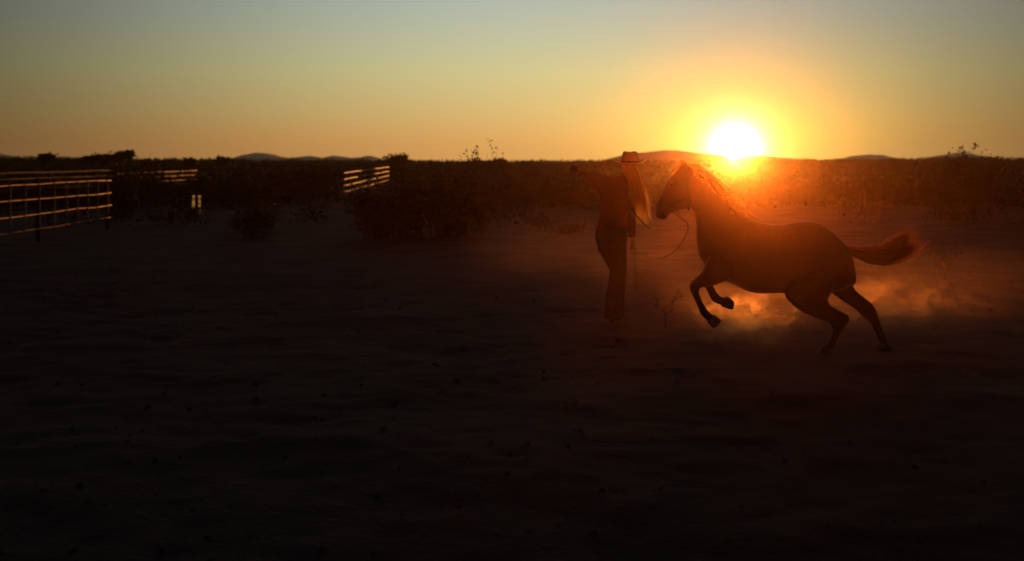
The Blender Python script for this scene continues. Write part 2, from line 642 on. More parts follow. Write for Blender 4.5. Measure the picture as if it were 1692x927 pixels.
# tall sparse stalks against the sky
shrub('tall_weed', 797, 27.6, 2.12, .42, 'tall wispy dry stalks rising above the horizon left of the woman', 'weed', stems=9, leaves=420, leaf=.06, bare=.45, up=1, rs=.015)
shrub('tall_weed', 768, 28.2, 1.80, .20, 'short pair of thin stalks just left of the tallest wispy ones', 'weed', stems=5, leaves=120, leaf=.055, bare=.5, up=1, rs=.010)
shrub('bare_shrub', 1586, 34.0, 2.28, .20, 'tall thin leafy sprig standing up against the sky at the right', 'shrub', stems=8, leaves=560, leaf=.075, bare=.5, up=1, rs=.018)
shrub('creosote_bush', 1580, 35.0, 1.85, .9, 'bushy creosote at the foot of the tall sprig on the right', stems=24, leaves=2600, leaf=.08)
shrub('creosote_bush', 1618, 38.0, 1.86, .8, 'creosote bush just right of the tall sprig', stems=20, leaves=1700, leaf=.08)

# weeds on the arena
shrub('low_weed', 935, 28.0, .34, .8, 'straggly pale weeds behind the woman at the left', 'weed', stems=26, leaves=700, leaf=.05, lm='dryleaf', rs=.006)
shrub('low_weed', 893, 31.0, .42, .6, 'small dry weed clump beside the transverse fence', 'weed', stems=18, leaves=420, leaf=.05, lm='dryleaf', rs=.006)
shrub('low_weed', 1560, 17.0, .75, .35, 'thin dry weed behind the end of the tail', 'weed', stems=10, leaves=160, leaf=.035, lm='dryleaf', rs=.004)
shrub('low_weed', 390, 29.5, .45, .4, 'thin dry weed left of the lone rounded bush', 'weed', stems=12, leaves=160, leaf=.04, lm='dryleaf', rs=.006)


def tree(px, ytop, wpx, Y, label, fork=False):
    x = (px - 846) / 2000 * Y
    base = Vector((x, Y, gz(x, Y) - .1))
    h = CAM_H + (268 - ytop) * Y / 2000
    w = wpx * Y / 2000 / 2
    root = empty('mesquite_tree', base)
    tag(root, label, 'tree', 'small trees on the horizon')
    tr, cr = MB(), MB()
    limbs = []
    n = 2 if fork else 5
    top = base + Vector((random.gauss(0, .05), 0, h * .45))
    tr.tube([base, base.lerp(top, .5) + Vector((.04, .03, 0)), top], [.11, .085, .07], 6)
    for k in range(n):
        a = (k / n) * 6.283 + .3
        e = base + Vector(((math.cos(a) if not fork else (-.75, .8)[k]) * w * .75, math.sin(a) * w * .6, h * (random.uniform(.72, .9) if not fork else (.86, .93)[k])))
        mid = top.lerp(e, .5) + Vector((0, 0, h * .04))
        tr.tube([top, mid, e], [.06, .04, .015], 5)
        limbs.append(e)
    for e in limbs:
        for k in range(int(900 / n)):
            s = Vector((random.gauss(0, 1), random.gauss(0, 1), random.gauss(0, .7)))
            p = e + s * (w * (.30 if fork else .36)) + Vector((0, 0, -.08 * h))
            if p.z > base.z + h:
                p.z = base.z + h - random.random() * .2
            cr.leaf(p, (random.gauss(0, 1), random.gauss(0, 1), random.gauss(.3, 1)), .26 * random.uniform(.6, 1.4), .09)
    tr.build('trunk', M['twig'], root)
    cr.build('crown', M['leaf'], root)


tree(77, 247, 18, 105, 'small rounded tree on the skyline above the near pipe fence')
tree(147, 250, 19, 108, 'left one of two low trees side by side on the left skyline')
tree(171, 249, 21, 106, 'right one of two low trees side by side, left of the forked tree')
tree(203, 246, 30, 104, 'forked small tree with two leafy heads on the left skyline', fork=True)
tree(315, 256, 14, 110, 'tiny bush-like tree on the skyline above the farther lit fence')
tree(368, 252, 16, 110, 'small pointed tree just left of the far flat-topped ridge')
tree(656, 250, 30, 100, 'small rounded tree on the skyline right of the lit centre-left fence')
tree(824, 257, 18, 96, 'low bushy tree on the skyline beside the tall wispy stalks')


# ================================================================== fences
def fence(name, p0, p1, zs, label, posts=(), stays=(), post_h=None, rad=.028, dz=(0, 0), mt='pipe', pm=None, stay_r=.006, jitter=.0, post_r=.045):
    """rails run from p0 to p1 (x, y); posts and stays are fractions along it"""
    a, b = Vector((p0[0], p0[1], dz[0])), Vector((p1[0], p1[1], dz[1]))
    root = empty(name, (a.x, a.y, 0))
    tag(root, label, 'fence')
    for z in zs:
        m = MB()
        pts = []
        for i in range(13):
            t = i / 12
            p = a.lerp(b, t) + Vector((random.gauss(0, .004), 0, z + random.gauss(0, .006) - jitter * math.sin(t * 3.14)))
            pts.append(p)
        m.tube(pts, rad, 10)
        m.build('rail', M[mt], root, True)
    post_h = post_h or zs[-1] + .12
    for t in posts:
        p = a.lerp(b, t)
        off = Vector((-.07, 0, 0)) if abs(b.y - a.y) > abs(b.x - a.x) else Vector((0, .07, 0))
        m = MB()
        q = p + off
        m.tube([(q.x, q.y, -.25), (q.x, q.y, q.z + post_h)], post_r, 10)
        m.build('post', M[pm or mt], root, True)
    for t in stays:
        p = a.lerp(b, t) + Vector((.036, 0, 0))
        m = MB()
        m.tube([(p.x, p.y, p.z + zs[0] - .03), (p.x + random.gauss(0, .006), p.y, p.z + (zs[0] + zs[-1]) / 2), (p.x, p.y, p.z + zs[-1] + .02)], stay_r, 5)
        m.build('stay', M['wire'], root)
    return root


ya, yb = 15.0, 30.4
st_y = [17.2, 18.8, 20.4, 22.0, 22.9, 23.7, 24.5, 25.3, 26.2, 27.0, 27.75, 28.5, 29.25, 30.0]
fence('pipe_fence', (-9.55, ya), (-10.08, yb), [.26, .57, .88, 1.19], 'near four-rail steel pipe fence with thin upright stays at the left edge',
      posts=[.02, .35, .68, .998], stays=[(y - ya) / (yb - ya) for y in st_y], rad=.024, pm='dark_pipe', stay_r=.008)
fence('pipe_fence', (-13.3, 22.0), (-13.5, 41.0), [.34, .62, .90, 1.19, 1.36], 'second pipe fence seen just above the top rail of the nearest one',
      posts=[.1, .3, .5, .7, .86, .99], rad=.032, mt='dim_pipe')
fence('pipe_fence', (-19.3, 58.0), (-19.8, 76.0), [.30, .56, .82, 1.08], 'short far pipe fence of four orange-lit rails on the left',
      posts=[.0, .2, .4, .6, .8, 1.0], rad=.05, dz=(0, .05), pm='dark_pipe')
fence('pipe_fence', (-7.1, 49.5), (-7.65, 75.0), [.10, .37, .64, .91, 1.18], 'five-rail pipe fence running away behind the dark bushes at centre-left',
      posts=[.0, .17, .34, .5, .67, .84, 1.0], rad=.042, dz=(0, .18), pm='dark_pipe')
fence('pipe_fence', (-2.6, 47.0), (25.0, 49.5), [.12, .37, .62, .87, 1.1], 'dark unlit pipe fence crossing the plain behind the woman and the horse',
      posts=[i / 11 for i in range(12)], rad=.017, mt='dark_pipe', post_r=.03)


def upright_board(px, label):
    Y = 37.6
    p = P(px, 356, Y)
    m = MB()
    m.box((-.02, -.15, -.2), (.02, .15, .59))
    m.box((-.026, -.156, .59), (.026, .156, .615))
    o = m.build('upright_board', M['board'])
    o.location = (p.x, Y, 0)
    o.rotation_euler = (0, R(random.uniform(-.5, .5)), R(-1.5))
    tag(o, label, 'board', 'two short upright boards')


M['board'] = mat('varnished_board', (.10, .028, .010), (.055, .016, .007), scale=6, rough=.65, spec=.06, bump=.002, tint=(.9, .35, .14))
upright_board(318.6, 'left one of two short sunlit upright boards beyond the near pipe fence')
upright_board(328.6, 'right one of two short sunlit upright boards beyond the near pipe fence')
for px, Y, h, lab in ((1430, 40.0, 1.0, 'pale slim post on the plain right of the horse rump'), (1514, 52.0, 1.35, 'dark upright post on the plain above the tail')):
    p = P(px, 330, Y)
    m = MB()
    m.tube([(0, 0, -.3), (0, 0, h * .5), (.01, 0, h)], [.06, .055, .05], 8)
    m.tube([(.01, 0, h), (.01, 0, h + .02)], [.058, .05], 8)
    o = m.build('wooden_post', M['timber'], None, True)
    o.location = (p.x, Y, 0)
    tag(o, lab, 'post')

# ================================================================== horse
HY = 10.5


def H(x, y, dy=0.0):
    return P(x, y, HY, dy)


def hs(l, dy=0.0):
    return [(H(*a, dy) if len(a) == 2 else H(*a), H(*b, dy) if len(b) == 2 else H(*b), w) for a, b, w in l]


hx0 = H(1290, 480)
horse = empty('horse', (hx0.x, HY, 0))
tag(horse, 'dark bay horse plunging left through dust with tail raised, seen from its side', 'horse')
hb = MB()
hb.loft(hs([((1400, 412), (1411, 446), .10), ((1391, 399), (1410, 470), .19), ((1372, 380), (1388, 480), .25), ((1352, 367.5), (1348, 488), .275),
            ((1333, 364), (1312, 487), .275), ((1317, 365), (1292, 484), .27), ((1294, 369.5), (1272, 485), .285), ((1275, 370), (1255, 485), .285),
            ((1256, 367), (1236, 482), .27), ((1240, 361), (1213, 470), .245), ((1226, 355), (1192, 463), .21), ((1213, 349), (1168, 444), .175),
            ((1203, 340), (1154, 421), .135), ((1192, 325), (1151, 394), .10), ((1180, 309), (1150, 370), .085), ((1166, 295), (1147, 352), .078),
            ((1150, 281), (1141, 343), .072), ((1136, 272), (1130, 318), .06), ((1128, 272), (1122, 295), .045)]), n=24)
hb.loft(hs([((1130, 270), (1142, 283), .05), ((1119, 281), (1146, 318), .082), ((1107, 294), (1143, 342), .098), ((1100, 301), (1130, 345.5), .092),
            ((1094, 315), (1118, 348), .078), ((1089, 330), (1109, 351), .060), ((1085, 342), (1105, 354), .052), ((1082.5, 352), (1104, 358), .052),
            ((1084, 359), (1100, 363), .045)]), n=18)
for s in (-1, 1):
    hb.loft(hs([((1124, 276, s * .055), (1136, 276, s * .055), .022), ((1122.5, 271, s * .062), (1134, 271, s * .062), .020), ((1124, 266.5, s * .066), (1131, 266.5, s * .066), .014), ((1126.5, 263, s * .066), (1128, 263, s * .066), .004)]), n=10)
    hb.ball(H(1109, 303, s * .088), (.026, .016, .022))
# front legs
hb.loft(hs([((1172, 415), (1215, 440), .08), ((1163, 432), (1200, 460), .085), ((1156, 447), (1177, 469), .068), ((1146, 456), (1162, 472), .057), ((1138, 463), (1153, 473), .05),
            ((1134.5, 470), (1151, 476), .047), ((1137, 479), (1150.5, 481), .040), ((1141.5, 488), (1153, 486), .032), ((1146.5, 499), (1157, 496), .030), ((1151, 509), (1163, 506), .033),
            ((1154, 517), (1168, 512), .037), ((1160, 523), (1171, 515), .033), ((1167, 528), (1176, 518), .036)], -.13))
hb.loft(hs([((1185, 430), (1222, 445), .07), ((1172, 450), (1203, 462), .07), ((1166, 463), (1185, 468), .052), ((1166.5, 472), (1181, 470), .046), ((1171, 481), (1184, 477), .036),
            ((1175, 489), (1188, 485), .033), ((1178, 496), (1192, 490), .035), ((1182, 502), (1197, 493), .037), ((1191, 505.5), (1201, 494), .034), ((1198, 508), (1205, 494), .036)], .13))
# hind legs
hb.loft(hs([((1300, 440), (1392, 415), .12), ((1292, 472), (1384, 445), .14), ((1291, 488), (1368, 477), .13), ((1304, 502), (1360, 491), .10), ((1322, 514.5), (1364, 500), .078), ((1346, 524), (1378, 509), .055),
            ((1362, 530), (1395, 518), .046), ((1368, 536), (1396.5, 526), .044), ((1369, 543), (1388, 538), .038), ((1366, 551), (1380, 551), .032), ((1362, 560), (1374, 561), .033), ((1358, 566.5), (1371, 569), .037), ((1353, 570.5), (1365, 575), .034)], -.14))
hb.loft(hs([((1352, 425), (1409, 420), .11), ((1362, 455), (1413.5, 447), .13), ((1371, 478), (1414, 469), .115), ((1384, 489.5), (1421, 483.5), .085), ((1399, 500), (1436, 494.5), .064), ((1417, 511.5), (1449, 504.5), .05),
            ((1432, 525), (1456, 516), .045), ((1446, 537), (1460.5, 531), .036), ((1452.5, 549), (1465.5, 545), .031), ((1457.5, 561), (1470, 559), .033), ((1460, 568), (1473.5, 567), .036), ((1462, 573), (1474, 573), .034)], .14))
hb.remesh('body', M['coat'], horse, .012, 7)
t = M['coat'].node_tree
pb = t.nodes['Principled BSDF']
src = pb.inputs['Base Color'].links[0].from_socket
cx = t.nodes.new('ShaderNodeTexCoord')
sz = t.nodes.new('ShaderNodeSeparateXYZ')
t.links.new(cx.outputs['Object'], sz.inputs[0])
mr = t.nodes.new('ShaderNodeMapRange')
mr.inputs['From Min'].default_value = .36
mr.inputs['From Max'].default_value = .56
t.links.new(sz.outputs['Z'], mr.inputs['Value'])
mc = t.nodes.new('ShaderNodeMixRGB')
mc.inputs[1].default_value = (.012, .008, .007, 1)
t.links.new(mr.outputs[0], mc.inputs[0])
t.links.new(src, mc.inputs[2])
t.links.new(mc.outputs[0], pb.inputs['Base Color'])


def hoof(l, dy):
    m = MB()
    m.loft(hs(l, dy), n=14, e=.85)
    m.build('hoof', M['hoof'], horse, True)


hoof([((1164, 528.5), (1176, 516.5), .042), ((1170, 535), (1183, 522), .05), ((1174, 539), (1187, 526), .054)], -.13)
hoof([((1196, 509), (1204, 492), .042), ((1207, 513), (1211, 494), .05), ((1214, 514.5), (1217, 501), .053)], .13)
hoof([((1353, 568), (1367, 575), .042), ((1347, 574), (1365, 580), .05), ((1344, 578), (1364, 583.5), .054)], -.14)
hoof([((1460, 572), (1475, 572), .042), ((1459, 577), (1478, 577), .05), ((1458, 583), (1481, 583), .055)], .14)
for s in (-1, 1):
    m = MB()
    m.ball(H(1106.5, 304, s * .098), (.016, .01, .015))
    m.build('eye', M['eye'], horse, True)


def strand(mb, pts, r0, n=3, k=8):
    """a tapered lock through the points (Catmull-Rom)"""
    pts = [Vector(p) for p in pts]
    q = [pts[0] * 2 - pts[1]] + pts + [pts[-1] * 2 - pts[-2]]
    out = []
    for i in range(1, len(q) - 2):
        steps = max(2, k // (len(pts) - 1))
        for j in range(steps):
            t = j / steps
            a, b, c, d = q[i - 1], q[i], q[i + 1], q[i + 2]
            out.append(.5 * ((2 * b) + (c - a) * t + (2 * a - 5 * b + 4 * c - d) * t * t + (3 * b - a - 3 * c + d) * t ** 3))
    out.append(pts[-1])
    L = len(out)
    ref = Vector((random.gauss(0, 1), random.gauss(0, .7), random.gauss(0, 1))).normalized()
    b = len(mb.v)
    for i, p in enumerate(out):
        t = (out[min(i + 1, L - 1)] - out[max(i - 1, 0)]).normalized()
        sd_ = t.cross(ref)
        sd_ = sd_.normalized() if sd_.length > 1e-4 else t.orthogonal().normalized()
        w = r0 * 1.15 * (1 - .85 * (i / (L - 1)) ** 1.5)
        mb.v += [p - sd_ * w, p + sd_ * w]
    for i in range(L - 1):
        mb.f.append((b + 2 * i, b + 2 * i + 1, b + 2 * i + 3, b + 2 * i + 2))


# tail: dock plus locks streaming backwards and flipping up
tl = MB()
top_l = [(1400, 405), (1425, 408), (1450, 410), (1468, 402), (1481, 392), (1496, 384), (1515, 380)]
bot_l = [(1408, 425), (1432, 434), (1457, 437), (1476, 432), (1496, 423), (1514, 410), (1529, 394)]
clumps = [(random.uniform(.02, .98), random.gauss(0, 4.5), random.uniform(.80, 1.10)) for _ in range(17)]
for i in range(520):
    u = random.betavariate(1.2, 1.2)
    cu, cj, ce = random.choice(clumps)
    end = ce * random.uniform(.86, 1.0) if random.random() < .8 else random.uniform(.5, .8)
    pts = []
    jit = cj + random.gauss(0, .8)
    wy = random.gauss(0, .06)
    for k in range(7):
        f = k / 6 * end * 6
        a = min(int(f), 5)
        t = f - a
        ax, ay = [top_l[a][q] + (top_l[a + 1][q] - top_l[a][q]) * t for q in (0, 1)]
        bx, by = [bot_l[a][q] + (bot_l[a + 1][q] - bot_l[a][q]) * t for q in (0, 1)]
        g = max(0, (k - 2) / 4) ** 1.3
        uu = (.5 + (u - .5) * (.6 + .4 * min(1, k / 2))) * (1 - g) + (cu + (u - .5) * .07) * g
        pts.append(H(ax + (bx - ax) * uu + random.gauss(0, .5), ay + (by - ay) * uu + jit * (k / 6) ** 2 + random.gauss(0, .6), wy * min(1, .4 + k / 4)))
    strand(tl, pts, random.uniform(.003, .006), k=14)
for i in range(170):  # loose hairs
    u = random.choice((0, 1)) + random.gauss(0, .1)
    k0 = random.randint(2, 4)
    a, b = top_l[k0], bot_l[k0]
    s = (a[0] + (b[0] - a[0]) * u, a[1] + (b[1] - a[1]) * u)
    d = random.uniform(18, 42)
    strand(tl, [H(*s), H(s[0] + d * .5, s[1] - d * (.1 if u > .5 else .25) + random.gauss(0, 2)), H(s[0] + d, s[1] - d * (.45 if u > .5 else .5) + random.gauss(0, 3), random.gauss(0, .04))], random.uniform(.0016, .0028), k=8)
tl.build('tail', M['tailhair'], horse)

mn = MB()
crest = [(1132, 271), (1146, 279), (1160, 290), (1174, 303), (1186, 317), (1196, 331), (1206, 344), (1218, 351), (1230, 357)]
for i in range(620):
    f = random.random() * 7.6
    a = int(f)
    t = f - a
    x = crest[a][0] + (crest[a + 1][0] - crest[a][0]) * t
    y = crest[a][1] + (crest[a + 1][1] - crest[a][1]) * t + 1
    L = random.uniform(10, 24)
    lift = random.gauss(.2, .35)
    dy = random.gauss(0, .03)
    if random.random() < .4:   # lies over the neck
        pts = [H(x, y, 0), H(x + L * .45, y + L * .25, random.choice((-1, 1)) * .05), H(x + L * .5, y + L * .95, random.choice((-1, 1)) * .09)]
    else:                        # thrown up and back
        pts = [H(x, y, 0), H(x + L * .5, y - L * .22 + L * .2 * lift, dy), H(x + L, y + L * .15 * lift + L * .12, dy * 2), H(x + L * 1.25, y + L * .3, dy * 2)]
    strand(mn, pts, random.uniform(.0022, .0042), k=9)
for i in range(30):  # forelock
    pts = [H(1127 + random.gauss(0, 2), 272, random.gauss(0, .02)), H(1118 + random.gauss(0, 2), 279, random.gauss(0, .03)), H(1112 + random.gauss(0, 3), 292 + random.gauss(0, 3), random.gauss(0, .03))]
    strand(mn, pts, .003, k=6)
mn.build('mane', M['horsehair'], horse)

# ------------------------------------------------------------------ halter and lead rope
halter = empty('halter', (H(1110, 330).x, HY, H(1110, 330).z))
tag(halter, 'dark rope halter on the head of the horse', 'halter')


def band(name, a, b, w, r=.009):
    c, h = (H(*a) + H(*b)) / 2, (H(*a) - H(*b)) / 2
    pts = [c + h * 1.04 * math.cos(t) + Vector((0, (w + .006) * math.sin(t), 0)) for t in [2 * math.pi * k / 20 for k in range(21)]]
    m = MB()
    m.tube(pts, r, 6)
    m.build(name, M['nylon'], halter, True)


band('noseband', (1090.5, 325), (1111, 350), .066)
band('crown_strap', (1128, 271.5), (1138, 345), .088)
for s in (-1, 1):
    m = MB()
    m.tube([H(1101, 338, s * .066), H(1113, 335, s * .088), H(1130, 328, s * .094)], .009, 6)
    m.build('cheek_strap', M['nylon'], halter, True)
m = MB()
rc = H(1119, 352)
m.tube([rc + Vector((.018 * math.cos(t), 0, .018 * math.sin(t))) for t in [2 * math.pi * k / 12 for k in range(13)]], .004, 6)
m.build('ring', M['metal'], halter, True)

# ================================================================== woman
WY = 12.72


def W(x, y, dy=0.0):
    return P(x, y, WY, dy)


def ws(l, dy=0.0, s=1.0):
    out = []
    for a, b, w in l:
        A = W(*a) if len(a) == 3 else W(*a, dy)
        B = W(*b) if len(b) == 3 else W(*b, dy)
        c = (A + B) / 2
        out.append((c + (A - c) * s, c + (B - c) * s, w * s))
    return out


torso = [((985, 402), (1036, 402), .115), ((983, 391), (1036.5, 391), .13), ((986, 376), (1037, 376), .122), ((990, 358), (1036, 358), .10), ((993, 336), (1040, 336), .108),
         ((994, 318), (1045, 314), .112), ((1000, 302), (1048, 300), .10), ((1013, 292.5), (1048, 290), .07), ((1028, 288), (1048, 287), .056)]
neck = [((1028, 294), (1049, 293), .058), ((1031, 286), (1048, 285), .054), ((1032, 277), (1049, 276), .056)]
arm_l = [((1016, 292, .0), (1006, 320, .0), .062), ((999, 290, .03), (993, 317, .03), .058), ((985, 287, .10), (981, 309, .10), .050), ((974, 283, .17), (971, 300, .17), .042), ((964, 280, .23), (961, 291, .23), .034)]
arm_r = [((1034, 297, -.05), (1050, 301, -.05), .055), ((1034, 322, -.09), (1050, 324, -.09), .05), ((1034, 350, -.13), (1048, 351, -.13), .044), ((1035, 372, -.16), (1048, 372, -.16), .038), ((1037, 392, -.13), (1047, 391, -.13), .031)]
leg_l = [((985, 394, -.07), (1018, 398, -.07), .10), ((987, 412, -.07), (1024, 411, -.07), .098), ((997, 428, -.03), (1027, 427, -.03), .085), ((1008, 447, .02), (1031, 446, .02), .07), ((1006, 463, -.01), (1027, 463, -.01), .064),
         ((1001, 484, -.06), (1023, 484, -.06), .066), ((997, 506, -.09), (1022, 506, -.09), .08), ((995, 524.5, -.10), (1022, 524.5, -.10), .092)]
leg_r = [((1008, 396, .08), (1036.5, 398, .08), .10), ((1011, 414, .09), (1037, 414, .09), .092), ((1015, 430, .12), (1038, 430, .12), .08), ((1018, 447, .15), (1038, 447, .15), .068), ((1016, 468, .12), (1036, 468, .12), .062),
         ((1011, 490, .08), (1033, 491, .08), .068), ((1008, 508, .06), (1032, 508, .06), .08), ((1007, 524.5, .05), (1032, 524.5, .05), .092)]

wb = W(1012, 527)
person = empty('person', (wb.x, WY, 0))
tag(person, 'long-haired person in red shirt and jeans leaning back, one arm stretched out, holding the rope', 'person')
bd = MB()
for l in (torso, arm_l, arm_r, leg_l, leg_r):
    bd.loft(ws(l, 0, .86), n=16)
bd.loft(ws(neck), n=16)
bd.ball(W(1040, 278, 0), (.072, .092, .115), 18, 14)
bd.ball(W(1041, 283, .095), (.014, .02, .018))          # nose, turned to the horse
bd.ball(W(1041, 287.5, .088), (.024, .012, .008))       # lips
bd.ball(W(1041, 291, .07), (.03, .025, .02))            # chin
for s in (-1, 1):
    bd.ball(W(1040 + s * 5, 278, .09), (.014, .008, .01))
    bd.ball(W(1040 + s * 11.5, 280, 0), (.01, .02, .03))


def hand(mb, wrist, direction, up, side, size=1.0, curl=.3):
    """palm, four unequal bent fingers and a thumb leaving the side of the palm"""
    d = Vector(direction).normalized()
    s = Vector(side)
    s = (s - d * s.dot(d)).normalized()
    n = d.cross(s)
    w = Vector(wrist)
    pl = .085 * size
    rings = []
    for t, hw, hh in ((-.015, .024, .018), (.02, .032, .018), (.055, .040, .016), (.085, .040, .013), (.092, .034, .009)):
        c = w + d * t * size
        rings.append([c + s * hw * size * math.cos(a) + n * hh * size * math.sin(a) for a in [2 * math.pi * k / 12 for k in range(12)]])
    mb.ring_tube(rings)
    for k, (o, L) in enumerate(((-.030, .062), (-.010, .075), (.011, .070), (.031, .054))):
        p = w + d * pl * .9 + s * o * size
        dd = (d + s * o * 3).normalized()
        pts, c = [p], 0
        for j in range(3):
            c += curl * (1.0 + .15 * k)
            v = dd * math.cos(c) + n * math.sin(c)
            p = p + v * L * size * (.42, .32, .26)[j]
            pts.append(p)
        mb.tube(pts, [.0092 * size, .0088 * size, .008 * size, .0062 * size], 8)
    p = w + d * .028 * size - s * .030 * size
    v = (d * .75 - s * .75 + n * .15).normalized()
    q = p + v * .036 * size
    mb.tube([p, q, q + (v + d * .6 + n * curl).normalized() * .034 * size], [.013 * size, .0105 * size, .0075 * size], 8)


hand(bd, W(959.5, 284.5, .25), (W(949, 277, .30) - W(960, 284.5, .25)), None, (.2, .1, 1), 1.0, .22)
hand(bd, W(1042.5, 396, -.13), (W(1046, 412, -.13) - W(1042.5, 396, -.13)), None, (.1, -1, 0), 1.0, .95)
bd.remesh('body', M['skin'], person, .0055, 3)

sh = MB()
sh.loft(ws(torso[2:] , 0, 1.03), n=20)
sh.loft(ws(arm_l, 0, 1.05), n=16)
sh.loft(ws(arm_r, 0, 1.05), n=16)
sh.ball(W(1010, 303, 0), (.075, .075, .075))
sh.ball(W(1040, 302, -.02), (.065, .08, .075))
sh.loft(ws([((1026, 290), (1050, 289), .066), ((1028, 284.5), (1050, 283.5), .064)]), n=14)
sh.remesh('shirt', M['shirt'], person, .009, 4)
jn = MB()
jn.loft(ws([torso[0], torso[1], ((985.5, 377), (1037, 377), .125)], 0, 1.0), n=20)
jn.ball(W(1010, 398, 0), (.155, .135, .11), 18, 12)
jn.loft(ws(leg_l), n=18)
jn.loft(ws(leg_r), n=18)
jn.remesh('jeans', M['denim'], person, .009, 4)
# belt, buckle and bright pocket studs
bt = MB()
bc = W(1011, 376.5)
ring = []
for k in range(41):
    a = 2 * math.pi * k / 40
    ring.append(bc + Vector((.172 * math.cos(a), .136 * math.sin(a), .006 * math.sin(a))))
for zz in (-.012, 0, .012):
    bt.tube([p + Vector((0, 0, zz)) for p in ring], .008, 6)
belt = bt.build('belt', M['leather'], person, True)
for px, py in ((1014, 364.5), (1018, 366.5), (1022, 365), (1017, 369.5), (994, 380.5), (1002, 376.5), (1028, 377)):
    m = MB()
    c = W(px, py)
    a = math.acos(max(-1, min(1, (c.x - bc.x) / .178)))
    c.y = WY - .142 * math.sin(a) - .012
    m.ball(c, (.011, .006, .011), 8, 6)
    m.build('stud', M['metal'], person, True)
# boots
for l in ((1009, -.10), (1020, .05)):
    m = MB()
    x0, dy = l
    rings = []
    c0 = W(x0, 527, dy)
    for t, hw, h in ((-.10, .034, .075), (-.06, .040, .10), (0, .042, .10), (.07, .046, .07), (.14, .04, .05), (.185, .02, .035)):
        c = c0 + Vector((.25 * t + .02, t * .97, 0))
        rings.append([Vector((c.x + hw * math.cos(a), c.y, .012 + h * (.5 + .5 * math.sin(a)))) for a in [2 * math.pi * k / 12 for k in range(12)]])
    m.ring_tube(rings)
    m.tube([W(x0, 527, dy) + Vector((0, -.02, .06)), W(x0, 505, dy) + Vector((0, -.02, .06))], [.042, .045], 12)
    m.box((c0.x - .03, c0.y - .11, 0), (c0.x + .03, c0.y - .045, .03))
    m.build('boot', M['leather'], person, False)

# hair: thick at the crown, frayed at the ends
hr = MB()
for i in range(620):
    a = random.uniform(-2.3, 2.3)           # round the back of the head (the camera's side)
    z0 = random.uniform(0, 1)
    s0 = W(1040, 271 + 14 * z0) + Vector((.078 * math.sin(a) * .98, -.094 * math.cos(a) * .98, 0))
    endx = 1053 + 11 * math.sin(a * .6) + random.gauss(0, 4.2) - (5 if random.random() < .2 else 0)
    endy = random.gauss(356, 11) if random.random() < .65 else random.uniform(318, 350)
    endy = min(endy, 371)
    side = math.sin(a)
    m1 = W(1047 + 11 * side, 297, 0) + Vector((0, -.10 - .035 * math.cos(a), 0))
    m2 = W(1051.5 + 10 * side + random.gauss(0, 1.3), 322, 0) + Vector((0, -.135 - .03 * math.cos(a), 0))
    e = W(endx, endy, 0) + Vector((0, -.15 + random.gauss(0, .025), 0))
    strand(hr, [s0, m1, m2, m2.lerp(e, .35) + Vector((random.gauss(0, .011), 0, 0)), m2.lerp(e, .7) + Vector((random.gauss(0, .013), 0, 0)), e], random.uniform(.0022, .0042), k=12)
for i in range(110):                          # wind-blown ends to the right
    y0 = random.uniform(300, 345)
    x0 = 1058 + (y0 - 290) * .12
    L = random.uniform(12, 26)
    strand(hr, [W(x0 - 4, y0 - 12, -.12), W(x0, y0, -.13), W(x0 + L * .28, y0 + L * .6, -.13 + random.gauss(0, .03)), W(x0 + L * .48, y0 + L * 1.05, -.12 + random.gauss(0, .04))], random.uniform(.0014, .0024), k=9)
hr.build('hair', M['blonde'], person)

# cowboy hat
hat = empty('cowboy_hat', tuple(W(1041, 268)))
tag(hat, 'pale creased cowboy hat on the head of the person', 'hat')
hc = W(1041, 269.5)
cr, br = MB(), MB()
N = 28
rings = []
for t, rx, ry in ((0, .094, .108), (.03, .091, .105), (.07, .084, .098), (.098, .076, .088), (.112, .066, .074), (.114, .045, .05), (.102, .025, .03)):
    rg = []
    for k in range(N):
        a = 2 * math.pi * k / N
        pinch = 1 - .16 * max(0, math.sin(a)) * (t / .115)       # pinched towards the front
        z = t + .012 * (t / .115) * abs(math.cos(a))             # raised sides, creased middle
        rg.append(hc + Vector((rx * pinch * math.cos(a), ry * math.sin(a), z)))
    rings.append(rg)
cr.ring_tube(rings)
cr.build('crown', M['felt'], hat, True)
rings = []
for rr, th in ((.09, 0), (.12, 0), (.155, 0), (.188, 0), (.188, .004), (.155, .004), (.12, .004), (.09, .004)):
    rg = []
    for k in range(N):
        a = 2 * math.pi * k / N
        u = (rr - .09) / .098
        z = -.014 * u * math.sin(a) ** 2 + .036 * (u ** 2) * (abs(math.cos(a)) ** 2.2) - .012 * u * (1 - abs(math.cos(a)))
        rg.append(hc + Vector((rr * .95 * math.cos(a), rr * 1.15 * math.sin(a), z + th)))
    rings.append(rg)
br.ring_tube(rings + [rings[0]], cap=False)
br.build('brim', M['felt'], hat, True)
m = MB()
m.tube([hc + Vector((.0955 * math.cos(2 * math.pi * k / 30), .1095 * math.sin(2 * math.pi * k / 30), .012)) for k in range(31)], .008, 6)
m.build('hat_band', M['leather'], hat, True)

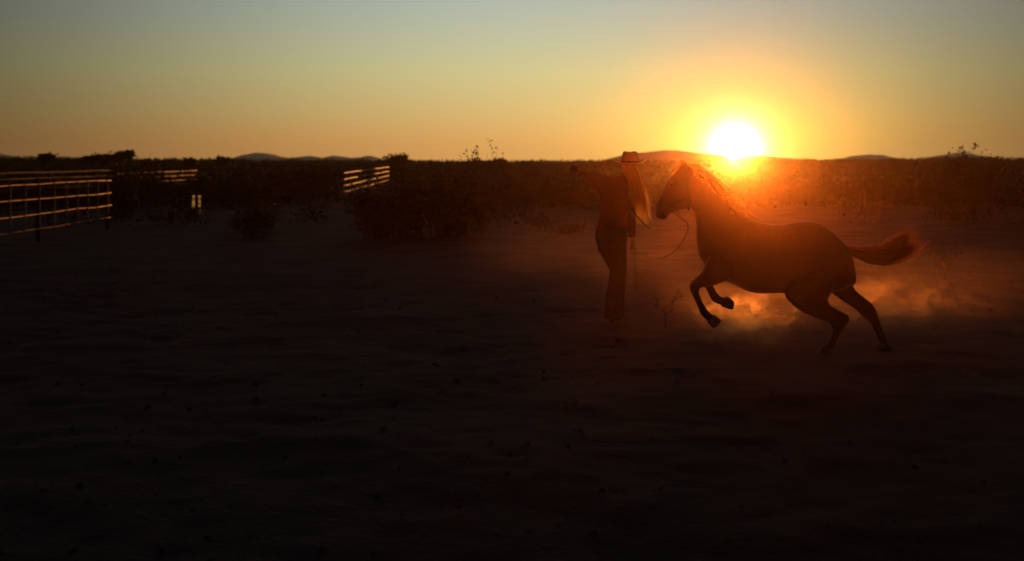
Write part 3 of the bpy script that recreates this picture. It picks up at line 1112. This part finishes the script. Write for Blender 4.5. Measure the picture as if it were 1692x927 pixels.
# lead rope from the halter ring, sagging to the hand, free end hanging
rope = MB()
ph = W(1046, 408, -.15)
a = rc + Vector((0, 0, -.02))
pts = []
ctrl = [a, P(1137, 372, 10.55), P(1128, 398, 10.75), P(1108, 420, 11.2), P(1083, 428, 11.8), P(1062, 421, 12.3), ph]
for i in range(len(ctrl)):
    pts.append(ctrl[i])
strand_pts = []
q = [pts[0] * 2 - pts[1]] + pts + [pts[-1] * 2 - pts[-2]]
for i in range(1, len(q) - 2):
    for j in range(8):
        t = j / 8
        A, B, C, D = q[i - 1], q[i], q[i + 1], q[i + 2]
        strand_pts.append(.5 * ((2 * B) + (C - A) * t + (2 * A - 5 * B + 4 * C - D) * t * t + (3 * B - A - 3 * C + D) * t ** 3))
strand_pts += [ph, W(1046.5, 420, -.15), W(1047.5, 445, -.16), W(1049, 465, -.15), W(1050, 479, -.15)]
rope.tube(strand_pts, .0048, 8)
tag(rope.build('lead_rope', M['rope'], None, True), 'slack lead rope between the halter and the hand, its free end hanging', 'rope')

# training stick tucked under the arm
stick = empty('training_stick', tuple(W(1052, 358, -.25)))
tag(stick, 'thin dark training stick slanting across the lit ends of the hair', 'stick')
m = MB()
m.tube([W(1044, 350, -.225), W(1052, 359, -.24), W(1061, 369, -.25), W(1070, 376, -.26)], [.0075, .007, .0055, .004], 7)
m.build('shaft', M['nylon'], stick, True)
m = MB()
m.tube([W(1035, 340, -.205), W(1039, 344.5, -.213), W(1044.5, 350.5, -.226)], [.010, .0115, .0105], 9)
m.build('grip', M['leather'], stick, True)

# dry weed between the woman and the horse
wd = empty('dry_weed', (P(1098, 540, 12.2).x, 12.2, 0))
tag(wd, 'bare branching dry weed rising from the soil between person and horse', 'weed')
ms = MB()


def wp(x, y, d=0):
    p = P(x, y, 12.2, d)
    if y >= 539:
        p.z = -.03
    return p


ms.tube([wp(1100, 540), wp(1099, 522), wp(1096, 514)], [.0055, .005, .0042], 5)
ms.build('stem', M['twig'], wd)
for l in ([(1096, 514), (1090, 508), (1085, 506)], [(1096, 514), (1101, 506), (1110, 502), (1113, 496)], [(1110, 502), (1117, 490), (1120, 481)], [(1099, 522), (1105, 516), (1112, 514)], [(1090, 508), (1086, 498), (1084, 493)], [(1113, 496), (1121, 494), (1126, 488)]):
    m = MB()
    m.tube([wp(*p, random.gauss(0, .04)) for p in l], [.004] + [.003] * (len(l) - 2) + [.0018], 5)
    m.build('branch', M['twig'], wd)
sd_ = MB()
for (x, y) in ((1085, 506), (1084, 493), (1113, 496), (1120, 481), (1126, 488), (1112, 514), (1117, 490)):
    for k in range(6):
        sd_.leaf(wp(x + random.gauss(0, 1.5), y + random.gauss(0, 1.5)), (random.gauss(0, 1), random.gauss(0, 1), random.gauss(0, 1)), .025, .008)
sd_.build('dry_leaves', M['dryleaf'], wd)

# ================================================================== air: haze, dust and sun glare
def volume_box(name, lo, hi, label, build):
    m = MB()
    c = [(lo[i] + hi[i]) / 2 for i in range(3)]
    m.box([lo[i] - c[i] for i in range(3)], [hi[i] - c[i] for i in range(3)])
    mt = bpy.data.materials.new(name)
    mt.use_nodes = True
    t = mt.node_tree
    t.nodes.clear()
    out = t.nodes.new('ShaderNodeOutputMaterial')
    t.links.new(build(t, mt), out.inputs['Volume'])
    o = m.build(name, mt)
    o.location = c
    tag(o, label, name.replace('_', ' '), kind='stuff')
    return o


def haze_mat(t, mt):
    n = t.nodes.new('ShaderNodeVolumePrincipled')
    n.inputs['Color'].default_value = (.26, .38, .80, 1)
    n.inputs['Density'].default_value = 7.0e-5
    n.inputs['Anisotropy'].default_value = .5
    return n.outputs[0]


volume_box('haze', (-2500, -500, -3), (2500, 2900, 34), 'thin evening haze over the whole desert plain', haze_mat)


def glare_dust_mat(t, mt):
    """fine dust whose forward lobes and warm colours stand in for lens glare"""
    a = t.nodes.new('ShaderNodeVolumeScatter')
    a.inputs['Color'].default_value = (1.0, .085, .002, 1)
    a.inputs['Density'].default_value = 9.2e-4
    a.inputs['Anisotropy'].default_value = .962
    b = t.nodes.new('ShaderNodeVolumeScatter')
    b.inputs['Color'].default_value = (1.0, 1.0, .12, 1)
    b.inputs['Density'].default_value = 2.8e-4
    b.inputs['Anisotropy'].default_value = .994
    s = t.nodes.new('ShaderNodeAddShader')
    t.links.new(a.outputs[0], s.inputs[0])
    t.links.new(b.outputs[0], s.inputs[1])
    return s.outputs[0]


volume_box('glare_dust', (-14, -4, -.4), (16, 13.1, 4.2), 'fine dust over the arena, shaped to give the veiling glare of the sun', glare_dust_mat)  # dust volume shaped to lay the sun's veiling glare over the figures


def far_glare_mat(t, mt):  # volume added only to glow yellow round the sun, behind the figures
    b = t.nodes.new('ShaderNodeVolumeScatter')
    b.inputs['Color'].default_value = (1.0, 1.0, .26, 1)
    b.inputs['Density'].default_value = 1.15e-4
    b.inputs['Anisotropy'].default_value = .994
    return b.outputs[0]


volume_box('far_glare', (-30, 13.15, -.4), (45, 60, 4.4), 'thin dust volume added for the yellow sun glare behind the figures', far_glare_mat)


def puff_mat(dens, scale, thr, colr, aniso, hfall, low=.0, soft=.25, seed=0.0, skew=1.0, step=.3):
    def f(t, mt):
        def mth(op, a, b=None, clamp=False):
            n = t.nodes.new('ShaderNodeMath')
            n.operation = op
            n.use_clamp = clamp
            for i, v in enumerate((a, b)):
                if v is None:
                    continue
                if isinstance(v, (int, float)):
                    n.inputs[i].default_value = v
                else:
                    t.links.new(v, n.inputs[i])
            return n.outputs[0]
        co = t.nodes.new('ShaderNodeTexCoord')
        gen = t.nodes.new('ShaderNodeSeparateXYZ')
        t.links.new(co.outputs['Generated'], gen.inputs[0])
        mp = t.nodes.new('ShaderNodeVectorMath')
        mp.operation = 'ADD'
        t.links.new(co.outputs['Object'], mp.inputs[0])
        mp.inputs[1].default_value = (seed, seed * .7, seed * .3)
        no = t.nodes.new('ShaderNodeTexNoise')
        no.inputs['Scale'].default_value = scale
        no.inputs['Detail'].default_value = 3
        no.inputs['Roughness'].default_value = .62
        no.inputs['Distortion'].default_value = .6
        try:
            mt.cycles.volume_step_rate = step
        except Exception:
            pass
        t.links.new(mp.outputs[0], no.inputs['Vector'])
        # rounded envelope inside the box
        def hump(x, p):  # noqa
            u = mth('ABSOLUTE', mth('SUBTRACT', mth('MULTIPLY', x, 2.0), 1.0))
            return mth('SUBTRACT', 1.0, mth('POWER', u, p), clamp=True)
        env = mth('MULTIPLY', hump(mth('POWER', gen.outputs['X'], skew), 1.6), hump(gen.outputs['Y'], 2.0))
        top = mth('SUBTRACT', 1.0, mth('POWER', gen.outputs['Z'], hfall), clamp=True)
        env = mth('MULTIPLY', env, top)
        # density where the noise, lowered towards the rim, passes the threshold
        v = mth('SUBTRACT', mth('ADD', no.outputs['Fac'], mth('MULTIPLY', mth('SUBTRACT', env, 1.0), .45)), thr)
        v = mth('MULTIPLY', mth('DIVIDE', v, soft, clamp=True), dens)
        v = mth('ADD', v, mth('MULTIPLY', env, low))
        s = t.nodes.new('ShaderNodeVolumeScatter')
        s.inputs['Color'].default_value = (*colr, 1)
        s.inputs['Anisotropy'].default_value = aniso
        t.links.new(v, s.inputs['Density'])
        return s.outputs[0]
    return f


DC = (.90, .38, .16)
p0, p1 = P(1085, 545, 11.2), P(1400, 455, 11.2)
volume_box('dust_cloud', (p0.x, 10.1, .02), (p1.x, 12.6, .66), 'bright puff of kicked-up dust under the belly of the horse', puff_mat(1.2, 5.4, .39, DC, .80, 2.0, .05, .15, 3.1, .9))
p0, p1 = P(1250, 545, 11.4), P(1860, 455, 11.4)
volume_box('dust_cloud', (p0.x, 10.8, .02), (p1.x, 13.0, .84), 'long lumpy cloud of kicked-up dust trailing behind the hind legs of the horse', puff_mat(.46, 4.8, .38, DC, .78, 1.6, .04, .15, 9.4, .75))
p0, p1 = P(740, 545, 13.6), P(1330, 455, 13.6)
volume_box('dust_cloud', (p0.x, 12.9, .02), (p1.x, 17.5, 1.0), 'thin veil of dust drifting low behind the legs of the person', puff_mat(.08, 2.2, .38, DC, .74, 1.2, .013, .25, 5.7, 1.0, .7))
